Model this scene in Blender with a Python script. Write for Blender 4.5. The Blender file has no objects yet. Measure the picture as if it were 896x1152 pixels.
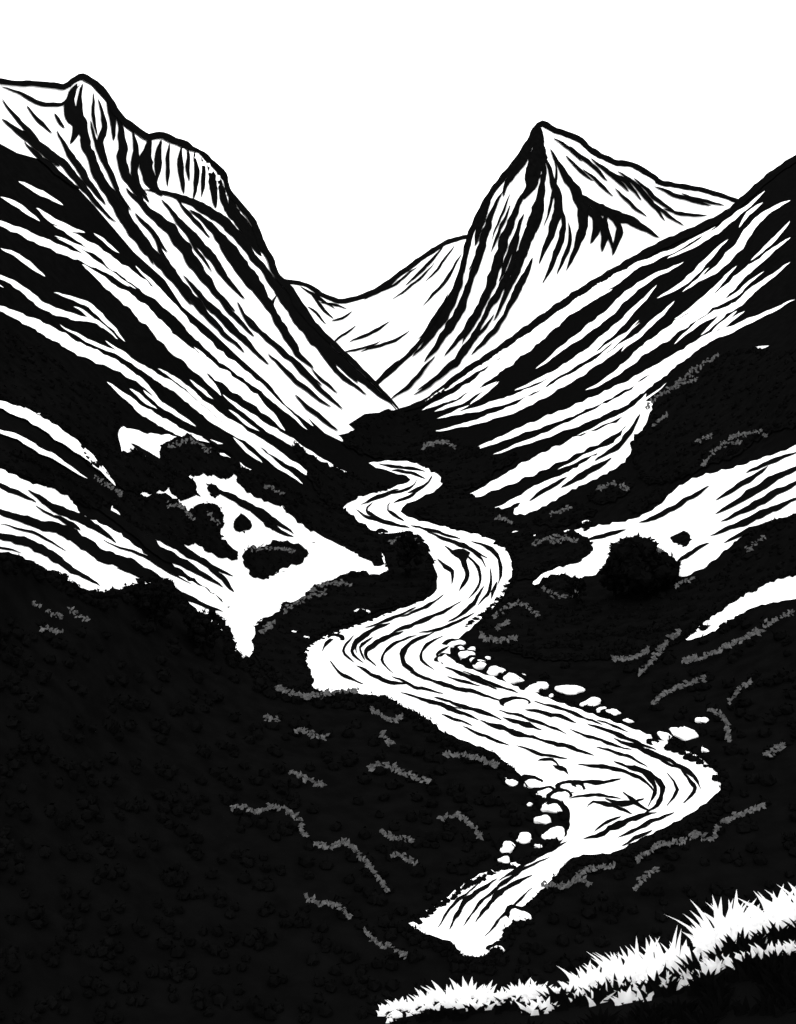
import bpy, math, random
import numpy as np
from mathutils import Vector
from mathutils.geometry import delaunay_2d_cdt
random.seed(7); rng=np.random.default_rng(7)
F=1100.0; CX=448.0; HY=440.0; CZ=60.0

# ---------------------------------------------------------------- terrain shape
def relief(x,y):
    return (np.sin(x*0.031+y*0.022+1.0)+0.7*np.sin(x*0.019-y*0.041+2.2)+0.5*np.sin(x*0.05+y*0.013))/2.2
def d_valley(x,y):
    dx=(x-CX)/F; dz=(HY-y)/F
    tl=(-1.2*dx-dz)/96.0; tr=(0.9*dx-dz)/114.0; tf=-dz/60.0
    tw=np.sqrt(np.maximum(np.maximum(tl,tr),0)**2+(1/1750.0)**2)
    p=8.0
    t=(tw**p+np.maximum(tf,0)**p)**(1/p)
    m=np.clip(1-np.maximum(tf,0)/t,0,1)
    return 1.0/(t*(1+0.03*relief(x,y)*m))
def d_peak(x,y):
    return 2450+1.3*np.sqrt((x-606)**2+400)-0.8*(y-138)+14*relief(x*1.7,y*1.2)
def d_far(x,y):
    return 3150-0.8*(y-300)+0*x
KN=np.array([(200,1230),(380,1165),(440,1136),(500,1124),(560,1118),(640,1112),(700,1096),(780,1082),(800,1062),(830,1045),(878,1032),(1000,990),(1300,920)],float)
def knoll_y(x): return np.interp(x,KN[:,0],KN[:,1])
def d_knoll(x,y):
    return np.maximum(12-(y-knoll_y(x))*0.012,3.0)
def P(x,y,f,h=0.0):
    x=np.asarray(x,float); y=np.asarray(y,float)
    def q(a,b):
        d=f(a,b); return np.stack([(a-CX)/F*d,d,CZ+(HY-b)/F*d],-1)
    p=q(x,y)
    hh=np.asarray(h,float)
    if np.any(hh!=0):
        n=np.cross(q(x+1,y)-p,q(x,y-1)-p); n/=np.linalg.norm(n,axis=-1,keepdims=True)+1e-12
        s=np.sign(-(n*(p-np.array([0,0,CZ]))).sum(-1,keepdims=True)); n=n*s
        p=p+n*(hh*f(x,y))[...,None]
    return p

# ---------------------------------------------------------------- materials
def mat(name,c1,c2,scale=0.5,rough=1.0,spec=0.0):
    m=bpy.data.materials.new(name); m.use_nodes=True; nt=m.node_tree; b=nt.nodes['Principled BSDF']
    b.inputs['Roughness'].default_value=rough; b.inputs['Specular IOR Level'].default_value=spec
    tc=nt.nodes.new('ShaderNodeTexCoord'); n=nt.nodes.new('ShaderNodeTexNoise'); n.inputs['Scale'].default_value=scale; n.inputs['Detail'].default_value=6
    r=nt.nodes.new('ShaderNodeValToRGB'); r.color_ramp.elements[0].position=.35; r.color_ramp.elements[1].position=.65
    r.color_ramp.elements[0].color=(*c1,1); r.color_ramp.elements[1].color=(*c2,1)
    nt.links.new(tc.outputs['Object'],n.inputs['Vector']); nt.links.new(n.outputs['Fac'],r.inputs['Fac']); nt.links.new(r.outputs['Color'],b.inputs['Base Color'])
    return m
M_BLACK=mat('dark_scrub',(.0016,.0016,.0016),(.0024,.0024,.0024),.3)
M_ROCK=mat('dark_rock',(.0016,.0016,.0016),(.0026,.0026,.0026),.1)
M_WHITE=mat('snow',(.90,.90,.90),(.93,.93,.93),.05)
M_WATER=mat('pale_water',(.90,.90,.90),(.93,.93,.93),.1)
M_GREY=mat('highlight_leaves',(.07,.07,.07),(.11,.11,.11),2.0)  # grey tone paints the highlights on the black foliage
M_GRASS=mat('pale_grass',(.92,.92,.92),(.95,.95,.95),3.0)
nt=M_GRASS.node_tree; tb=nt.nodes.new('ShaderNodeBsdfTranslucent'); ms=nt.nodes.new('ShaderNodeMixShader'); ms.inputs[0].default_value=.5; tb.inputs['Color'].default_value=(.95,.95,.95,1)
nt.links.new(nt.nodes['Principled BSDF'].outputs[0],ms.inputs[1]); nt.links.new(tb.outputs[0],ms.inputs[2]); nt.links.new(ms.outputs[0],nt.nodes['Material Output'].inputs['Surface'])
M_STONE=mat('pale_stone',(.88,.88,.88),(.93,.93,.93),1.0)

def mkobj(name,verts,faces,material,smooth=False):
    me=bpy.data.meshes.new(name); me.from_pydata([tuple(v) for v in verts],[],faces); me.materials.append(material)
    if smooth:
        me.polygons.foreach_set('use_smooth',[True]*len(me.polygons))
    me.update(); o=bpy.data.objects.new(name,me); bpy.context.scene.collection.objects.link(o); return o
class Acc:
    def __init__(s,name,m): s.n=name;s.m=m;s.v=[];s.f=[];s.c=0
    def add(s,v,f):
        v=np.asarray(v); s.v.append(v); s.f+= [tuple(int(i)+s.c for i in q) for q in f]; s.c+=len(v)
    def build(s,smooth=False):
        if s.c: return mkobj(s.n,np.concatenate(s.v),s.f,s.m,smooth)

def pp(s):
    return [tuple(float(c) for c in t.split(',')) for t in s.split()]
def catmull(pts,step=4.0,closed=False):
    p=np.array(pts,float); n=len(p); out=[]
    rngi=range(n if closed else n-1)
    for i in rngi:
        if closed: a,b,c,d=p[(i-1)%n],p[i],p[(i+1)%n],p[(i+2)%n]
        else: a,b,c,d=p[max(i-1,0)],p[i],p[i+1],p[min(i+2,n-1)]
        k=max(1,int(np.linalg.norm(c-b)/step))
        for j in range(k):
            t=j/k
            out.append(.5*((2*b)+(-a+c)*t+(2*a-5*b+4*c-d)*t*t+(-a+3*b-3*c+d)*t**3))
    if not closed: out.append(p[-1])
    return np.array(out)
def wob(n,amp,step=4.0,wl=22.0):
    s=np.arange(n)*step; r=np.zeros(n)
    for k in (1,.53,.27):
        r+=k*np.sin(s*2*math.pi/(wl*k)*random.uniform(.8,1.25)+random.uniform(0,6.28))
    return r*amp/1.8
def ribbon(acc,pts,w,level,f,taper=.75,rag=.22,step=4.0):
    c=catmull(pts,step); n=len(c)
    if n<3: c=catmull(pts,step/3); n=len(c)
    t=np.gradient(c,axis=0); t/=np.linalg.norm(t,axis=1,keepdims=True)+1e-9
    nn=np.stack([-t[:,1],t[:,0]],-1)
    if taper>.3: c=c+nn*wob(n,.8,step,40)[:,None]
    u=np.linspace(0,1,n)
    prof=np.clip(np.minimum(u,1-u)*2.6,0,1)**taper if taper>0 else np.ones(n)
    prof=np.maximum(prof,0.02)
    wl=w*.5*prof*(1+wob(n,rag)); wr=w*.5*prof*(1+wob(n,rag))
    K=max(2,int(w/5)+1); vs=[]
    for k in range(K+1):
        s=k/K; off=-wl+(wl+wr)*s
        vs.append(c+nn*off[:,None])
    px=np.stack(vs,1).reshape(-1,2)
    v=P(px[:,0],px[:,1],f,level*0.0006)
    fs=[(i*(K+1)+k,i*(K+1)+k+1,(i+1)*(K+1)+k+1,(i+1)*(K+1)+k) for i in range(n-1) for k in range(K)]
    acc.add(v,fs)
def inside(px,py,poly):
    r=np.zeros(len(px),bool); j=len(poly)-1
    for i in range(len(poly)):
        xi,yi=poly[i];xj,yj=poly[j]
        c=((yi>py)!=(yj>py))&(px<(xj-xi)*(py-yi)/(yj-yi+1e-12)+xi); r^=c; j=i
    return r
def polygon(acc,pts,level,f,grid=10.0,rag=1.0,smooth=True,step=4.0):
    c=catmull(pts,step,True) if smooth else np.array(pts,float)
    if rag>0:
        n=len(c); t=np.roll(c,-1,0)-np.roll(c,1,0); t/=np.linalg.norm(t,axis=1,keepdims=True)+1e-9
        c=c+np.stack([-t[:,1],t[:,0]],-1)*wob(n,rag,step,14.0)[:,None]
    x0,y0=c.min(0);x1,y1=c.max(0)
    gx,gy=np.meshgrid(np.arange(x0,x1,grid),np.arange(y0,y1,grid)); gx=gx.ravel()+.37;gy=gy.ravel()+.21
    k=inside(gx,gy,c); gx,gy=gx[k],gy[k]
    vs=[Vector(p) for p in c]+[Vector((a,b)) for a,b in zip(gx,gy)]
    ov,oe,of,_,_,_=delaunay_2d_cdt(vs,[],[list(range(len(c)))],1,1e-4)
    a=np.array([(p.x,p.y) for p in ov]); acc.add(P(a[:,0],a[:,1],f,level*0.0006),[tuple(q) for q in of])
    return c

# ---------------------------------------------------------------- terrain sheets
SL=pp("-600,40 -200,66 0,90 19,92 45,93 70,96 80,90 92,85 103,91 112,99 122,111 130,126 148,142 165,152 182,151 200,159 222,167 238,179 252,194 258,214 272,231 285,249 292,269 303,289 310,307 325,324 335,344 350,361 370,381 395,404 420,429 448,462")
SR=pp("448,462 480,448 520,418 560,392 600,363 650,328 700,298 740,275 780,257 815,240 828,230 850,210 878,187 950,140 1200,70 1500,40")
SP=pp("380,465 420,432 470,385 505,335 520,300 528,262 545,225 562,200 580,178 595,155 604,138 612,137 625,143 650,152 665,165 690,178 712,182 735,195 745,202 790,210 828,222 900,262 1000,330")
SF=pp("200,250 318,311 345,317 365,329 385,335 410,329 430,319 455,301 480,283 505,268 530,262 600,250 700,240")
LU=pp("-100,150 0,162 19,172 45,180 75,200 105,230 130,260 150,284 185,315 205,345 235,370 265,400 300,430 330,455 365,488 400,505 380,490 400,485 392,478 410,466 435,463 447,461")
def sheet(name,sil,x0,x1,ybot,f,dx,rows,m,drop,white=False):
    s=np.array(sil); xs=np.arange(x0,x1+.1,dx); top=np.interp(xs,s[:,0],s[:,1])
    u=np.linspace(0,1,rows); Y=top[:,None]+(ybot-top[:,None])*u[None,:]; X=np.repeat(xs[:,None],rows,1)
    V=P(X.ravel(),Y.ravel(),f).reshape(len(xs),rows,3)
    back=[]
    for k in (3,2,1):
        b=V[:,0,:].copy(); b[:,1]+=drop*k/3*.9; b[:,2]-=np.maximum(b[:,2]+60,5)*(k/3)**1.1; back.append(b[:,None,:])
    V=np.concatenate(back+[V],1); R=rows+3
    fs=[(i*R+j,i*R+j+1,(i+1)*R+j+1,(i+1)*R+j) for i in range(len(xs)-1) for j in range(R-1)]
    o=mkobj(name,V.reshape(-1,3),fs,m,False)
    if white:
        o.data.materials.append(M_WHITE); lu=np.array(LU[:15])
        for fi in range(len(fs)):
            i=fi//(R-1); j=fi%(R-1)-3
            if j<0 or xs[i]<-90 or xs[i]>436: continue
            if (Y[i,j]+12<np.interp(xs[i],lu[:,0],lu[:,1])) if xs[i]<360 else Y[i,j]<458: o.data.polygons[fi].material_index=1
    return o
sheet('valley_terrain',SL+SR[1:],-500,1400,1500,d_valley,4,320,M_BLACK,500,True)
sheet('rocky_peak_mountain',SP,380,1000,480,d_peak,4,90,M_WHITE,700)
sheet('distant_ridge',SF,200,700,480,d_far,5,40,M_WHITE,700)
sheet('foreground_knoll',[tuple(k) for k in KN],200,1300,1900,d_knoll,10,60,M_BLACK,9)

snow=Acc('snow_patches',M_WHITE); rock=Acc('rock_ribs',M_ROCK); prock=Acc('peak_rock_ribs',M_ROCK); frock=Acc('distant_rock_ribs',M_ROCK)
water=Acc('river',M_WATER); rip=Acc('river_ripples',M_ROCK)

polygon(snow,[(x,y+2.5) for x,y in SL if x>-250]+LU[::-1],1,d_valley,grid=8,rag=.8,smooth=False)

def lines(acc,txt,level,f,mul=1.0,extra=0.0,**k):
    for l in txt.strip().splitlines():
        l=l.strip()
        if not l: continue
        w,p=l.split(':'); p=pp(p); w=float(w)*mul; ribbon(acc,p,w,level,f,**k)
        for rep in range(2):
            if random.random()<extra:
                c=catmull(p,6); n=len(c)
                if n<12: continue
                a=random.randint(0,n//2); b=min(n-1,a+random.randint(6,max(7,n//2)))
                t=c[b]-c[a]; L=np.hypot(*t)
                if L<18: continue
                nrm=np.array([-t[1],t[0]])/L*(w*.5+random.uniform(4,9))*random.choice((-1,1))
                ribbon(acc,[tuple(q+nrm) for q in c[a:b+1:3]],random.uniform(2.5,4.5),level,f,**k)
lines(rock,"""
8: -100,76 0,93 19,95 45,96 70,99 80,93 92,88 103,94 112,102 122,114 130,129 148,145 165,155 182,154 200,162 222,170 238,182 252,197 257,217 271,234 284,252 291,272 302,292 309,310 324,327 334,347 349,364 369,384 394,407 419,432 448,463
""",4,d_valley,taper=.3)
lines(rock,"""
5: 0,98 19,105 35,113 50,119 68,118 80,107 90,95
14: 86,95 77,115 80,132 86,143 78,164
11: 92,95 88,115 92,145 98,170 110,196 122,215
8: 110,112 116,140 112,165 120,190 134,215
11: 130,128 137,160 136,185 148,210 162,232
7: 118,112 126,135 126,160
4: 104,105 104,130 108,155
9: 148,148 152,175 150,200 165,222
15: 168,155 163,180 168,205 182,222
11: 160,214 195,221 225,234 250,250 268,268 284,290 300,312 312,332
8: 180,158 177,180 175,208
5: 190,162 187,185 188,212
7: 203,165 202,190 206,220
5: 211,168 210,188 212,206
6: 218,172 220,198 217,226
5: 226,178 228,200 226,224
9: 233,182 238,205 242,236
6: 245,192 248,215 252,240
11: 257,212 263,240 277,264 293,290
5: 250,210 254,235 262,250
6: 268,240 282,262 296,288
7: 98,164 116,205 136,238 156,262 172,285
13: 92,150 106,195 130,228 150,262 175,292 196,318 215,345
13: 140,212 166,238 193,262 218,298 242,330 264,352
9: 180,225 208,258 235,288 258,320 275,338
14: 212,236 238,258 264,290 290,326 306,352 324,380
7: 245,275 268,306 285,330
8: 205,310 228,338 252,362 276,386 302,412
9: 172,265 188,300 210,330 236,360 258,385
15: 284,286 306,318 330,350 352,380 376,405 402,432
10: 318,330 348,372 388,412 440,456
6: 270,350 300,382 335,412 362,436
5: 300,398 335,432 372,460
9: 312,332 304,348 318,372 334,398 352,416
5: 350,385 380,420 412,446
4: 265,340 280,365 296,380
8: 0,112 19,135 45,165 75,190 105,227 130,252
8: 0,135 22,150 48,172 66,190
6: 25,160 60,192 90,215
8: 62,148 80,178 98,205 118,232
7: 118,215 138,250 160,275 172,300
5: 320,400 352,432 385,462
5: 330,445 356,468 380,486
5: 225,345 250,375 275,398
4: 60,128 72,146
4: 28,120 46,140 58,152
5: 240,330 262,356 286,380
5: 150,240 170,262 188,286
""",3,d_valley,extra=.25)

lines(prock,"""
7: 420,436 470,389 505,339 520,304 529,266 546,229 563,204 581,182 596,159 606,141 615,141 625,147 650,156 665,169 690,182 712,186 735,199 745,206 790,214 828,226 860,240
""",1,d_peak,taper=.2)
lines(prock,"""
19: 606,142 607,160 604,180 598,205 590,225
9: 604,150 590,178 572,205 566,222
11: 608,165 612,195 604,235 592,275 575,320 556,362
11: 598,200 582,235 568,270 556,310 540,350 520,388
9: 566,215 552,245 544,272 532,310 516,345
8: 552,225 540,255 535,278
10: 612,175 622,205 628,232 620,262 606,298
12: 618,168 634,195 650,222 656,246 648,280 636,305
8: 640,205 660,235 680,255 690,285
7: 590,240 576,280 562,318
8: 585,265 572,310 552,345 535,378
7: 628,225 634,250 626,285 610,320
8: 600,290 584,325 566,358
8: 562,300 544,340 524,372 500,402
10: 535,300 522,340 504,372 478,408
5: 640,250 640,275 626,310
8: 526,290 512,335 492,370 465,402
9: 552,345 530,385 505,415 470,440
6: 576,345 552,378 530,400
6: 612,215 606,250 596,270
12: 646,214 668,232 690,242 715,252 742,268
9: 668,232 670,258 664,275
9: 680,238 680,262 676,284
8: 692,244 696,262 688,288
4: 622,155 640,168 655,182
5: 640,165 664,185 684,205
4: 635,175 650,190 668,205
5: 664,178 688,198 708,216
4: 655,190 675,208 690,222
5: 680,190 704,206 722,226
6: 694,192 718,212 735,232 748,250
4: 690,212 712,232 728,245
5: 712,200 738,224 762,242
4: 728,222 752,244 770,254
5: 735,210 766,222 800,232
4: 745,235 770,242 796,242
4: 765,218 790,226 815,232
5: 490,400 465,430 440,450
4: 510,405 488,430 465,445
5: 450,405 430,425 415,440
4: 575,230 562,262 552,285
4: 545,262 536,290 528,305
""",2,d_peak,extra=.2)
lines(frock,"""
6: 300,304 318,315 345,321 365,333 385,339 410,333 430,323 455,305 480,287 505,272 530,266 560,262
""",1,d_far,taper=.2)
lines(frock,"""
4: 326,320 342,345 360,372
4: 338,322 362,338 378,348
4: 350,330 366,350 376,360
3: 360,340 382,345 392,348
3: 345,345 356,352 368,366
4: 455,306 436,322 410,338
3: 470,300 445,320 425,330
4: 500,276 480,300 455,322
3: 512,275 495,300 478,318
3: 490,295 468,318 440,338
4: 520,285 500,318 475,345
3: 402,366 385,378 372,390
4: 440,362 415,376 392,386
3: 430,384 408,392 384,398
4: 462,372 440,385 405,396
3: 372,362 385,358 398,350
""",2,d_far)

# right slopes
lines(rock,"""
9: 446,464 480,452 520,422 560,396 600,367 650,332 700,302 740,279 780,261 815,244 828,234 850,214 878,191 950,144
""",2,d_valley,taper=.2)
lines(snow,"""
9: 806,256 760,282 700,308 650,342 600,378 560,402 500,440 468,456
6: 862,216 826,246 790,272 752,292
9: 890,226 856,246 830,280 804,306 776,322
8: 770,296 720,322 680,358 640,388 604,416
13: 690,326 640,352 600,384 566,410 524,440 476,462
8: 740,322 698,366 656,402 618,424 580,440
12: 890,268 846,302 806,338 764,368 724,396 690,424 660,440
7: 890,296 850,326 826,346 790,362 760,388
11: 895,338 836,366 790,386 744,420 704,450 650,476 600,496 556,512
9: 726,372 676,406 626,436 576,462 520,480 490,486
7: 650,408 604,438 556,456 500,470
10: 770,394 706,434 648,462 596,482 552,500 520,514
6: 820,270 790,300 770,320 740,336
5: 760,340 735,364 700,396
5: 850,330 820,350 790,378
6: 580,400 545,430 520,450
5: 612,372 580,402 555,420
5: 830,300 790,340 760,360
17: 728,444 700,478 650,502 600,526 556,548 515,566
8: 680,520 640,536 604,552 570,570 540,578
4: 890,250 862,280 846,294
4: 720,300 690,322 664,340
5: 560,430 520,452 490,464
""",2,d_valley,mul=1.05,extra=.35)
lines(snow,"""
6: 866,390 846,396 824,408 808,422
5: 870,432 850,440 830,452
5: 800,440 776,456 760,475
5: 862,490 840,496 822,506
""",2,d_valley)
polygon(snow,pp("735,456 716,500 696,526 645,552 602,576 578,578 600,556 650,526 696,494 716,460"),2,d_valley,rag=1.5)
polygon(snow,pp("920,502 872,512 830,526 785,538 760,552 742,570 716,584 690,590 640,598 600,604 630,604 668,618 650,632 615,645 600,658 625,658 650,652 674,645 690,625 735,615 757,630 762,650 792,640 822,616 845,600 920,580"),2,d_valley,rag=1.5)
polygon(snow,pp("920,640 866,653 810,688 772,720 802,712 850,684 920,668"),2,d_valley,rag=1)
lines(rock,"""
9: 910,522 872,540 840,560 806,580
8: 910,538 874,556 842,574 812,588
6: 866,526 836,546 806,564
8: 904,560 866,576 836,590 800,604
6: 890,583 850,596 815,612
7: 690,516 662,533 632,550
6: 722,466 702,498 670,520
5: 640,538 615,552 596,566
6: 780,560 750,578 720,590
5: 900,510 870,520 840,534
5: 706,597 680,604 660,610
5: 800,548 776,562 756,574
5: 760,636 780,622 800,612
""",3,d_valley,extra=.3)
# left slopes
lines(snow,"""
8: -40,235 19,260 50,274 88,290 120,306 152,326
11: 60,254 96,274 130,300 166,326 196,352 222,384
15: 92,298 126,325 160,352 192,386 226,420 248,446
7: -30,300 19,322 45,343 80,357 106,362 132,382
12: -30,336 19,356 55,374 90,394 126,410 160,432 184,458
9: 152,300 186,336 216,372 250,404 282,428 312,454 345,484
13: 186,372 222,404 266,436 294,458 320,485
8: 118,384 160,415 200,440 236,470 266,490 304,506
8: 206,436 254,474 300,504 340,530 372,546
9: 120,430 150,455 180,475 215,492 250,500
7: 250,445 290,475 330,500 362,520 395,535
6: 40,235 70,255 95,262
5: 20,205 50,220 70,232
5: 60,330 100,345 140,385
5: 260,480 300,515 340,545
6: 300,430 330,460 352,480
5: 0,280 24,292 50,312
5: 0,222 26,236 44,250
5: 160,440 190,462 220,480
""",2,d_valley,mul=1.1,extra=.35)
lines(snow,"""
13: -40,445 19,464 50,480 78,500 104,520 128,548
6: -30,478 14,492 40,506 66,520 96,540
""",4,d_valley)
polygon(snow,pp("136,482 165,488 198,492 236,505 270,522 310,546 346,566 386,590 420,612 436,642 410,648 392,630 350,612 330,640 290,652 262,684 240,668 200,640 160,610 124,574 150,560 168,545 150,520 135,505"),2,d_valley,rag=1.5)
lines(rock,"""
9: 146,500 176,520 205,545 225,560
9: 120,578 160,596 210,622 250,650
9: 285,545 330,574 372,600 420,634
8: 230,545 262,562 300,582 330,602
7: 165,592 190,612 225,632 262,650
6: 280,575 310,596 330,606
6: 340,588 370,606 396,618
6: 215,500 250,520 280,545
6: 232,640 250,652 262,668
""",3,d_valley,extra=.4)
polygon(snow,pp("-60,500 0,528 40,546 72,550 90,578 132,600 184,640 232,664 256,688 226,690 200,668 160,657 110,668 60,645 19,625 -60,600"),2,d_valley,rag=1.5)
polygon(snow,pp("222,692 255,686 264,676 290,652 330,640 350,612 405,628 436,642 410,648 370,656 322,684 290,704 284,735 270,745 255,715"),2,d_valley,rag=1)
lines(rock,"""
14: -40,560 0,577 40,590 75,600 112,625 152,640 202,670 250,690
10: -40,595 0,604 40,616 80,642 112,660
10: 30,552 60,572 100,590 130,612
12: 90,560 140,590 180,622 215,640 250,662
6: 60,580 90,598
6: -20,540 10,552 40,566
5: 130,640 160,650 190,662
""",3,d_valley,extra=.4)

# river
RV=pp("500,535 494,550 472,562 452,572 458,582 500,594 545,605 568,618 577,640 570,665 550,690 525,712 508,728 512,746 560,765 620,788 690,813 750,835 790,855 812,880 800,900 762,925 720,945 690,960 645,966 622,990 582,1030 552,1072 520,1076 510,1062 480,1052 457,1040 490,1020 540,985 600,965 630,950 642,925 636,905 610,888 575,866 556,848 500,825 440,792 400,780 357,777 340,742 360,720 400,705 440,690 485,672 492,650 482,625 462,605 430,600 405,592 386,572 402,560 442,550 462,540 434,530 415,522 450,520 482,525")
polygon(water,RV,2,d_valley,grid=8,rag=1.2)
lines(rip,"""
3: 425,524 450,527 480,532
3: 440,530 462,534 480,540
3: 488,536 478,548 458,556
3: 470,540 462,550 436,558 412,568
3: 450,552 425,560 405,570
3: 480,548 460,560 442,568
3: 400,574 415,584 440,592
4: 420,566 412,576 432,588 462,596
3: 440,566 436,576 456,588
3: 462,592 490,600 520,608
4: 480,600 512,612 536,624 548,640
3: 500,606 530,620 550,630
4: 530,610 556,622 564,640 560,660
3: 520,622 538,640 540,658 526,676
5: 500,615 520,632 526,650 516,668
3: 552,640 552,662 538,684
4: 545,660 530,684 504,702
3: 560,655 552,676
8: 508,622 524,625 520,636
4: 492,630 508,645 508,660
3: 500,670 480,684 450,696
4: 520,678 490,694 455,708 425,722
3: 535,690 505,706 470,714
3: 470,684 440,698 410,708
5: 440,702 410,716 396,734 410,748
3: 425,708 404,722 400,738
5: 455,712 424,724 412,738 424,752
3: 470,716 440,728 430,744 444,760
5: 490,712 462,726 452,742 466,758 486,766
3: 500,716 478,730 474,744 490,756
3: 506,728 492,738 500,750
3: 385,712 370,722 362,736
3: 370,745 385,760 410,772
4: 400,750 430,766 460,772
3: 440,762 470,775 500,782
4: 460,758 500,772 540,782 570,792
4: 500,752 535,766 560,778
3: 520,756 552,770 585,782
4: 470,785 505,798 540,812
3: 450,780 480,790 520,800
4: 500,790 540,802 566,812
3: 520,818 550,832 575,840
5: 540,812 580,826 610,834
3: 560,800 600,812 640,828
4: 590,800 625,806 650,816
3: 600,790 640,802 680,818
3: 580,840 610,850 640,856
4: 600,832 640,842 670,852
3: 640,822 680,836 712,846
4: 660,815 700,830 740,846
3: 670,842 706,852 730,866
5: 690,832 730,848 762,866
3: 720,842 756,858 784,880
4: 740,850 776,870 790,890
3: 605,858 622,856 632,868
5: 622,862 636,868 640,874
4: 640,880 670,882 700,878
4: 650,862 690,866 722,878
5: 690,858 726,872 738,890 728,910
5: 712,862 742,880 742,904 722,920
3: 750,870 762,890 750,910
4: 765,866 782,888 768,906
3: 640,900 670,896 700,900
4: 660,912 668,904 690,908 712,918
5: 680,900 700,906 726,900
4: 700,892 714,904 732,914
3: 620,890 636,894 650,892
6: 740,915 706,925 676,940 656,946
4: 760,915 725,930 695,945
3: 700,920 680,928 668,938
4: 640,948 600,968 560,994
3: 620,965 580,985 545,1012
5: 600,985 560,1008 535,1040
3: 585,985 548,1010 520,1045
5: 560,990 525,1015 505,1048
3: 540,995 510,1020 492,1046
3: 600,1000 572,1026 545,1056
""",3,d_valley,mul=1.2,extra=.15,rag=.45)

for a in (snow,rock,prock,frock,water,rip): a.build()

# ---------------------------------------------------------------- foliage clumps
t=(1+5**.5)/2
ICO=np.array([(-1,t,0),(1,t,0),(-1,-t,0),(1,-t,0),(0,-1,t),(0,1,t),(0,-1,-t),(0,1,-t),(t,0,-1),(t,0,1),(-t,0,-1),(-t,0,1)])/math.sqrt(1+t*t)
ICF=[(0,11,5),(0,5,1),(0,1,7),(0,7,10),(0,10,11),(1,5,9),(5,11,4),(11,10,2),(10,7,6),(7,1,8),(3,9,4),(3,4,2),(3,2,6),(3,6,8),(3,8,9),(4,9,5),(2,4,11),(6,2,10),(8,6,7),(9,8,1)]
def clump(acc,x,y,rpx,f,leaves=9,lift=0.25):
    d=float(f(np.float64(x),np.float64(y))); r=rpx/F*d
    c=P(x,y,f)+np.array([0,0,r*lift])
    v=ICO*r*(.72+.28*rng.random((12,1)))*np.array([1.05,1,.85]); a=rng.random()*6.28
    R=np.array([[math.cos(a),-math.sin(a),0],[math.sin(a),math.cos(a),0],[0,0,1]]); acc.add(c+v@R,ICF)
    dirs=rng.normal(size=(leaves,3)); dirs[:,2]=np.abs(dirs[:,2])*.8; dirs/=np.linalg.norm(dirs,axis=1,keepdims=True)
    V=[];Fc=[]
    for k,dn in enumerate(dirs):
        o=c+dn*r*.85; s1=rng.normal(size=3); s1-=dn*s1.dot(dn)*.5; s1/=np.linalg.norm(s1); s2=np.cross(dn,s1); L=r*rng.uniform(.32,.6)
        V+=[o-s1*L*.7,o+s2*L*.45,o+s1*L+dn*L*.3,o-s2*L*.45]; Fc.append((4*k,4*k+1,4*k+2,4*k+3))
    acc.add(np.array(V),Fc)
def hedge(acc,pts,r,f,sp=.8,jit=2.0):
    c=catmull(pts,r*sp)
    for x,y in c:
        clump(acc,x+rng.normal()*jit*.5,y+rng.normal()*jit*.5,r*rng.uniform(.6,1.25),f)
def shrub(txt,r=6.0,f=d_valley,fill=True,inset=3.5,name='shrub_thicket'):
    acc=Acc(name,M_BLACK); pts=pp(txt)
    c=polygon(acc,pts,3,f,rag=2.5)
    cc=catmull(pts,r*1.05,True)
    t_=np.roll(cc,-1,0)-np.roll(cc,1,0); t_/=np.linalg.norm(t_,axis=1,keepdims=True)+1e-9; nn=np.stack([-t_[:,1],t_[:,0]],-1)
    area=.5*np.sum(cc[:,0]*np.roll(cc[:,1],-1)-cc[:,1]*np.roll(cc[:,0],-1))
    if area<0: nn=-nn
    for (x,y),n_ in zip(cc,nn):
        ins=inset+rng.uniform(-2,2)
        clump(acc,x+n_[0]*ins,y+n_[1]*ins+1,r*rng.uniform(.55,1.25),f,12)
    if fill:
        g=r*1.9; x0,y0=c.min(0);x1,y1=c.max(0); gx,gy=np.meshgrid(np.arange(x0,x1,g),np.arange(y0,y1,g)); gx=gx.ravel()+rng.normal(size=gx.size)*2; gy=gy.ravel()+rng.normal(size=gy.size)*2
        k=inside(gx,gy,c)&inside(gx,gy-r,c)
        for x,y in zip(gx[k],gy[k]): clump(acc,x,y,r*rng.uniform(.7,1.3),f,5)
    acc.build()
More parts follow.
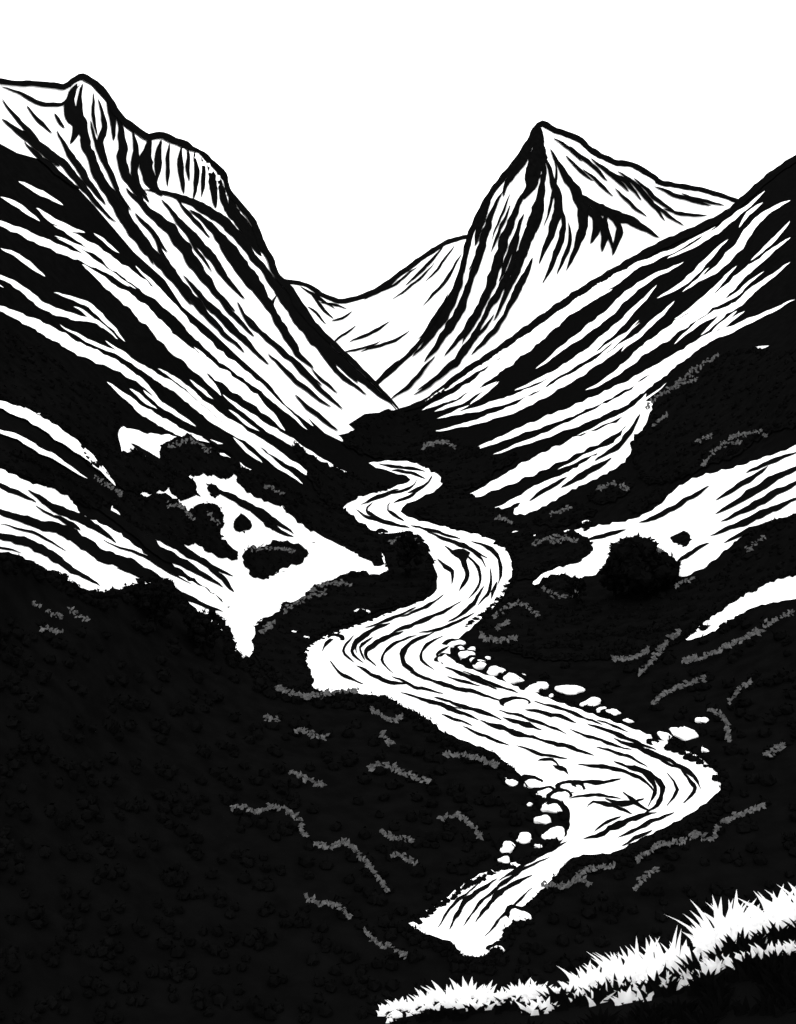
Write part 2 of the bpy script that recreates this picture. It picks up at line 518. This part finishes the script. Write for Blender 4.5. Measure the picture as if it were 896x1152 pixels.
for s in """-20,370 19,378 30,386 44,388 52,402 70,410 82,428 100,430 118,442 126,456 135,470 128,488 130,504 110,508 84,494 50,474 -20,436
88,500 104,496 120,500 134,510 150,508 168,516 186,528 192,540 186,552 166,556 140,552 118,536 100,524
-20,500 30,514 60,528 96,548 120,566 100,572 60,552 30,538 -20,520
178,510 186,498 200,493 214,490 224,500 240,504 250,514 264,518 270,530 252,540 240,536 215,536 190,534
186,540 202,532 216,540 220,554 206,564 192,556
210,582 218,570 232,568 246,572 250,586 246,604 262,618 266,630 240,626 215,606
124,566 144,556 162,560 180,556 198,564 212,580 214,598 222,610 206,614 180,604 150,594
262,528 284,530 300,538 318,544 342,560 330,572 300,566 272,550
272,630 280,616 296,618 306,610 330,612 345,620 340,634 318,640 300,652 284,650
318,572 335,562 352,560 372,574 388,576 404,588 424,604 430,638 404,626 370,606 345,596
330,500 360,520 410,540 436,550 400,562 380,575 360,560 345,535
432,616 440,604 462,600 480,614 488,640 482,664 458,680 420,690 395,700 362,714 342,735 352,770 322,778 290,745 284,718 296,698 312,694 318,680 340,676 350,662 372,655 390,646 412,645 436,650
385,500 398,484 412,470 440,462 470,470 500,492 545,508 520,520 470,516 430,518
455,512 476,494 500,492 515,500 530,508 560,514 580,512 575,524 560,530 540,548 505,552 492,535
468,578 490,566 500,552 516,552 530,558 545,570 562,572 572,584 590,592 598,602 578,622 545,604 500,592
578,622 590,606 602,604 612,594 632,598 650,600 666,612 664,624 646,636 622,640 600,652 580,650
712,508 718,488 730,484 736,462 752,446 770,440 784,422 800,418 802,398 822,396 850,392 880,398 920,392 920,470 880,484 850,498 830,514 800,524 765,540 740,545 722,540
602,588 612,574 630,572 644,566 662,570 672,578 650,588 625,594
664,562 672,548 690,546 700,538 712,548 700,560 680,568""".splitlines():
    shrub(s,5.5)
for s in "262,590 266,581 278,583 282,592 274,600 264,598|708,568 716,560 730,562 728,574 714,577|730,560 738,552 748,555 744,566 734,566|757,606 766,599 778,603 776,613 764,615|652,592 660,586 666,592 660,598|296,590 304,584 312,590 306,598|232,550 242,546 248,554 240,560".split('|'): shrub(s,4,inset=2)
shrub("540,712 556,684 580,672 600,664 612,652 634,648 652,656 655,682 678,676 700,668 762,652 802,652 832,618 860,592 940,575 940,640 880,652 830,676 790,704 768,722 700,740 600,742",6)

def tree(cx,cyb,wpx,hpx,f,n=60):
    d=float(f(np.float64(cx),np.float64(cyb))); s=d/F; base=P(cx,cyb,f)
    tr=Acc('trunk',M_ROCK); cr=Acc('crown',M_BLACK)
    def limb(a,b,r0,r1):
        a=np.array(a,float);b=np.array(b,float);ax=b-a;ax/=np.linalg.norm(ax);u=np.cross(ax,[.3,1,.1]);u/=np.linalg.norm(u);v=np.cross(ax,u);k=8
        V=[c+(u*math.cos(j*6.283/k)+v*math.sin(j*6.283/k))*r for c,r in ((a,r0),(b,r1)) for j in range(k)]
        tr.add(np.array(V),[(j,(j+1)%k,k+(j+1)%k,k+j) for j in range(k)])
    limb(base+[0,0,-s*3],base+[0,0,hpx*s*.45],wpx*s*.06,wpx*s*.035)
    for k in range(6):
        a=k*1.05; limb(base+[0,0,hpx*s*.3],base+[math.cos(a)*wpx*s*.3,math.sin(a)*wpx*s*.3,hpx*s*.65],wpx*s*.03,wpx*s*.01)
    for k in range(n):
        u=rng.normal(size=3);u/=np.linalg.norm(u); rr=rng.random()**.33*.88
        c=base+np.array([u[0]*wpx*.5*rr,u[1]*wpx*.5*rr,hpx*.58+u[2]*hpx*.40*rr])*s; r=wpx*.10*s*rng.uniform(.7,1.3)
        cr.add(c+ICO*r*(.7+.3*rng.random((12,1))),ICF)
        V=[];Fc=[]
        for j in range(14):
            dn=rng.normal(size=3);dn/=np.linalg.norm(dn);o=c+dn*r*.95;a=rng.normal(size=3);a/=np.linalg.norm(a);b=np.cross(dn,a);L=r*.45
            V+=[o-a*L,o+b*L*.5,o+a*L,o-b*L*.5];Fc.append((4*j,4*j+1,4*j+2,4*j+3))
        cr.add(np.array(V),Fc)
    e=bpy.data.objects.new('broadleaf_tree',None); e.location=Vector(base); bpy.context.scene.collection.objects.link(e)
    for a in (tr,cr):
        o=a.build(); o.parent=e; o.location=-Vector(base)
tree(722,674,88,70,d_valley,110); tree(648,684,30,38,d_valley,26); tree(692,676,42,44,d_valley,34); tree(176,706,46,56,d_valley,44); tree(458,652,46,56,d_valley,46); tree(230,735,50,52,d_valley,40)

bank=Acc('bank_undergrowth',M_BLACK)
for s,r in (("-40,622 19,634 60,650 105,672 150,666 190,664 215,692 250,704 262,735 285,752 300,775 350,782 400,788 432,790 466,806 500,832 530,848 556,856 575,872",7),
 ("150,662 165,655 180,655 195,665",7),
 ("600,895 628,912 636,930 620,952 596,968 540,990 492,1022 462,1038",5),("457,1044 480,1056 508,1070 525,1082 552,1078 580,1040 620,1000 645,975 690,968 740,950 790,922 812,900 818,880 800,858 756,838",6),
 ("690,808 620,782 560,758 516,738",3.5),("525,706 552,686 572,662 582,640 574,620",4),("342,742 356,722 400,704 442,688 482,672",3.5),("498,592 545,602 568,616",3)):
    c=pp(s); hedge(bank,c,r,d_valley)
    if r>=6: hedge(bank,[(x,y+9) for x,y in c],r*1.1,d_valley,1.0,4)
qq=pp("-100,640 19,655 105,690 200,690 250,735 300,800 430,815 500,850 560,880 600,920 600,945 540,970 450,1035 510,1090 580,1070 640,1000 700,985 800,935 840,880 800,835 700,790 600,760 545,730 600,700 960,700 960,1200 -100,1200")
for k in range(1300):
    x=rng.uniform(-60,960); y=rng.uniform(700,1150)
    if inside(np.array([x]),np.array([y]),RV)[0] : continue
    if inside(np.array([x]),np.array([y]),qq)[0]: clump(bank,x,y,rng.uniform(6,10),d_valley,6)
bank.build()

# grey leaf sprays: highlights on the bush tops, put in as paler leaves
gl=Acc('highlight_leaf_sprays',M_GREY)
for l in """262,910 275,908 290,914 305,908 322,912 336,924 344,942
356,950 372,954 388,948 404,962 414,972
415,975 424,985 436,1002
345,1010 360,1018 378,1018 394,1034
412,1048 424,1062 440,1066 456,1076
430,936 446,944 462,944
440,962 454,964 466,972
495,922 512,918 528,926 540,942
416,864 436,862 456,872 482,880
328,870 342,876 362,884
335,822 350,826 366,832
300,808 312,812
312,776 340,784 366,782 402,778
420,800 440,812 452,806
500,850 530,852 560,862
430,826 440,838
690,742 712,742 728,732
720,758 732,745 750,722 764,712
735,792 752,778 776,770 792,764
770,745 800,736 830,722 850,712
850,714 868,700 890,690
800,800 816,812 818,835
820,790 832,776 842,768
716,968 740,952 762,948 786,940
780,938 800,944 806,930
610,995 632,998 650,990 664,996
650,985 664,978 690,975
715,1000 726,986 738,978
812,925 836,916 858,906
880,840 860,850
556,694 572,684 590,682 606,694
540,716 560,722 580,718
600,614 622,606 648,610
688,640 700,622 720,616 744,622
610,664 630,672 650,668
572,700 560,708
760,660 780,652
840,620 858,606
192,505 206,498 222,500 236,510
110,540 122,548 138,558
190,570 206,572 216,584
235,580 246,590
285,620 310,618 330,622
320,690 340,676 366,668
350,665 372,658 392,658
295,712 310,700
440,612 456,606 470,612
726,462 742,446 764,436 782,428
760,435 780,418 806,402
735,480 750,468
790,525 812,502 832,500
820,495 850,488 862,492
784,498 800,492
620,612 640,608
672,552 690,546 706,552
620,580 640,574
476,505 500,500 512,505
55,690 72,696
48,708 68,712
80,688 100,698
38,678 46,684
300,548 316,556
560,582 575,590""".splitlines():
    c=catmull(pp(l),3.0)
    d0=d_valley(c[:,0],c[:,1]); lift=5.5
    V=[];Fc=[];k=0
    for (x,y),d in zip(c,d0):
        for j in range(3):
            s=d/F
            b=P(x+rng.normal()*1.2,y+rng.normal()*1.6+lift,d_valley)+np.array([0,-.35,.97])*s*(lift+2.5)
            L=s*rng.uniform(1.4,3.4)*(1.15 if y>700 else .8); a=rng.uniform(-.9,.9)+ (1.2 if rng.random()<.35 else 0); u=np.array([math.cos(a),rng.uniform(-.3,.3),math.sin(a)]); w=np.array([-math.sin(a)*.55,rng.uniform(-.2,.2),math.cos(a)*.55])
            V+=[b-u*L,b-u*L*.2+w*L,b+u*L*1.1,b+u*L*.1-w*L]; Fc.append((k,k+1,k+2,k+3)); k+=4
    gl.add(np.array(V),Fc)
gl.build()

# ---------------------------------------------------------------- stones
st=Acc('river_stones',M_STONE); so=Acc('river_stone_shadow_bases',M_ROCK)  # so: black bases added as painted shadow line and outline round each stone
def sub(v,f):
    v=list(map(tuple,v));out=[];c={}
    def mid(a,b):
        k=(min(a,b),max(a,b))
        if k not in c:
            m=(np.array(v[a])+np.array(v[b]))/2; m/=np.linalg.norm(m); v.append(tuple(m)); c[k]=len(v)-1
        return c[k]
    for a,b,d in f:
        x,y,z=mid(a,b),mid(b,d),mid(d,a); out+=[(a,x,z),(b,y,x),(d,z,y),(x,y,z)]
    return np.array(v),out
S2,SF2=sub(ICO,ICF); S2,SF2=sub(S2,SF2)
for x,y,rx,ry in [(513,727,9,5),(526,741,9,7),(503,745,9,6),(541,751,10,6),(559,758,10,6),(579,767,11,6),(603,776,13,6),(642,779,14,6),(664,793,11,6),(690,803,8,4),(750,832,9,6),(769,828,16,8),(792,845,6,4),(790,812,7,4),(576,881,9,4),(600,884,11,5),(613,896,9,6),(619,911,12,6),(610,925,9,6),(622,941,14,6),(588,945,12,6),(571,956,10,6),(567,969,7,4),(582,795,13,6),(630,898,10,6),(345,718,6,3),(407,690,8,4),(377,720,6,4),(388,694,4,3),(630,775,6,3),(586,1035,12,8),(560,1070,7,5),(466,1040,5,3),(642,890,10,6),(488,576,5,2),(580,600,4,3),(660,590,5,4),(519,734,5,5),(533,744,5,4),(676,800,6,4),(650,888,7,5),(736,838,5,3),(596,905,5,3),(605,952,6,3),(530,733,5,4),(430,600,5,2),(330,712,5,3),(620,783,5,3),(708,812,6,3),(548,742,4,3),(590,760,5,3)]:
    d=float(d_valley(np.float64(x),np.float64(y))); s=d/F; c=P(x,y,d_valley)
    ph=rng.random(6)*6; n=1+.14*np.sin(S2[:,0]*3+ph[0])+.1*np.sin(S2[:,1]*4+ph[1])+.1*np.sin(S2[:,2]*4+S2[:,0]*3+ph[2])+.04*np.sin(S2[:,0]*9+ph[3])
    an=rng.uniform(-.25,.25); R=np.array([[math.cos(an),0,-math.sin(an)],[0,1,0],[math.sin(an),0,math.cos(an)]])
    V=(S2*n[:,None]*np.array([rx*s,rx*s*.8,ry*s*.9]))@R; st.add(c+V+[0,0,ry*s*.35],SF2)
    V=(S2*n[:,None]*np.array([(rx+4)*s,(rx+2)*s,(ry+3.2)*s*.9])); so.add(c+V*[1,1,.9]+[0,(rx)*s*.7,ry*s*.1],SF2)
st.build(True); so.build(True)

# ---------------------------------------------------------------- foreground grass
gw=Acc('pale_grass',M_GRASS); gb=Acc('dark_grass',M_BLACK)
def blade(acc,b,h,lean,w,ly):
    k=4;V=[]
    for i in range(k+1):
        u=i/k; p=b+np.array([lean*h*u**1.6,ly*h*u**1.5,h*(u-.12*u*u)]); ww=w*(1-u)**.8*.5+.0004
        V+=[p-[ww,0,0],p+[ww,0,0]]
    acc.add(np.array(V),[(2*i,2*i+1,2*i+3,2*i+2) for i in range(k)])
def tuft(acc,x,y,hpx,n,spread=1.0,wm=1.0):
    s=float(d_knoll(np.float64(x),np.float64(y)))/F; c=P(x,y,d_knoll)
    for i in range(n):
        q=-1+2*(i+rng.random())/n; blade(acc,c+np.array([q*hpx*.42*s,rng.normal()*.03,-.03]),hpx*s*rng.uniform(.7,1.1)*(1-.4*abs(q)),q*spread+rng.normal()*.08,s*rng.uniform(8,12)*wm,rng.normal()*.1-.05)
def ky(x): return float(knoll_y(x))
for x,o,h in [(436,0,14),(450,0,18),(466,2,18),(484,0,26),(506,2,32),(526,2,34),(546,4,24),(566,4,16),(588,4,28),(606,4,22),(626,2,10),(648,4,22),(664,2,40),(684,2,34),(700,2,40),(718,6,62),(734,4,50),(752,4,58),(768,2,40),(782,2,26),(800,0,36),(812,0,62),(828,0,50),(842,2,38),(858,4,34),(876,0,48),(894,0,42),(915,0,44),(935,0,44)]:
    tuft(gw,x,ky(x)+o,h,11,.95)
    tuft(gw,x+rng.uniform(-6,6),ky(x)+o+7,h*.55,9,1.1)
    if x>650: tuft(gw,x+rng.uniform(-6,6),ky(x)+o+17,h*.5,8,1.1)
for x,y in ((655,1120),(672,1126),(705,1124),(720,1120),(760,1110),(778,1104),(800,1092),(812,1088),(850,1078),(866,1074),(882,1072),(600,1136),(612,1134),(735,1108),(540,1132),(830,1084),(900,1066)):
    tuft(gw,x,y+2,24,9)
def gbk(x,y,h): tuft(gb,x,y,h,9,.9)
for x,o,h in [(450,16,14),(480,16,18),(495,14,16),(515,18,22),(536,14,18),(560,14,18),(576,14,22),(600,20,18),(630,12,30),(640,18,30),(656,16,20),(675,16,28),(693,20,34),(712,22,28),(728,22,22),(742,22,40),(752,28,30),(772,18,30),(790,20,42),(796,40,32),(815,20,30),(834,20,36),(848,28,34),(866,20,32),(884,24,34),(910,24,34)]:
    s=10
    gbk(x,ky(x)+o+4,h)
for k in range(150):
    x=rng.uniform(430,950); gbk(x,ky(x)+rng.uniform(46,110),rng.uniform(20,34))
gw.build(); gb.build()

# ---------------------------------------------------------------- light, sky, camera
sc=bpy.context.scene
w=bpy.data.worlds.new('World'); sc.world=w; w.use_nodes=True; nt=w.node_tree; bg=nt.nodes['Background']
sk=nt.nodes.new('ShaderNodeTexSky'); sk.sky_type='NISHITA'; sk.sun_disc=False; sk.sun_elevation=math.radians(48); sk.sun_rotation=math.radians(200)
bw=nt.nodes.new('ShaderNodeRGBToBW'); mn=nt.nodes.new('ShaderNodeMath'); mn.operation='MINIMUM'; mn.inputs[1].default_value=22.0
mx=nt.nodes.new('ShaderNodeMath'); mx.operation='MULTIPLY'; mx.inputs[1].default_value=16.0
nt.links.new(sk.outputs[0],bw.inputs[0]); nt.links.new(bw.outputs[0],mx.inputs[0]); nt.links.new(mx.outputs[0],mn.inputs[0]); nt.links.new(mn.outputs[0],bg.inputs['Color']); bg.inputs['Strength'].default_value=.1
sl=bpy.data.lights.new('sun','SUN'); sl.energy=1.5; sl.angle=math.radians(15); sl.color=(1,.995,.99)
so_=bpy.data.objects.new('sun',sl); so_.rotation_euler=(math.radians(42),0,math.radians(-20)); sc.collection.objects.link(so_)
cam=bpy.data.cameras.new('camera'); co=bpy.data.objects.new('camera',cam); sc.collection.objects.link(co); sc.camera=co
co.location=(0,0,CZ); co.rotation_euler=(math.radians(90),0,0); cam.sensor_fit='VERTICAL'; cam.sensor_height=36; cam.lens=F/1152*36; cam.shift_y=-(576-HY)/1152; cam.clip_end=20000; cam.clip_start=.1
sc.view_settings.view_transform='Standard'; sc.view_settings.look='None'; sc.view_settings.exposure=0
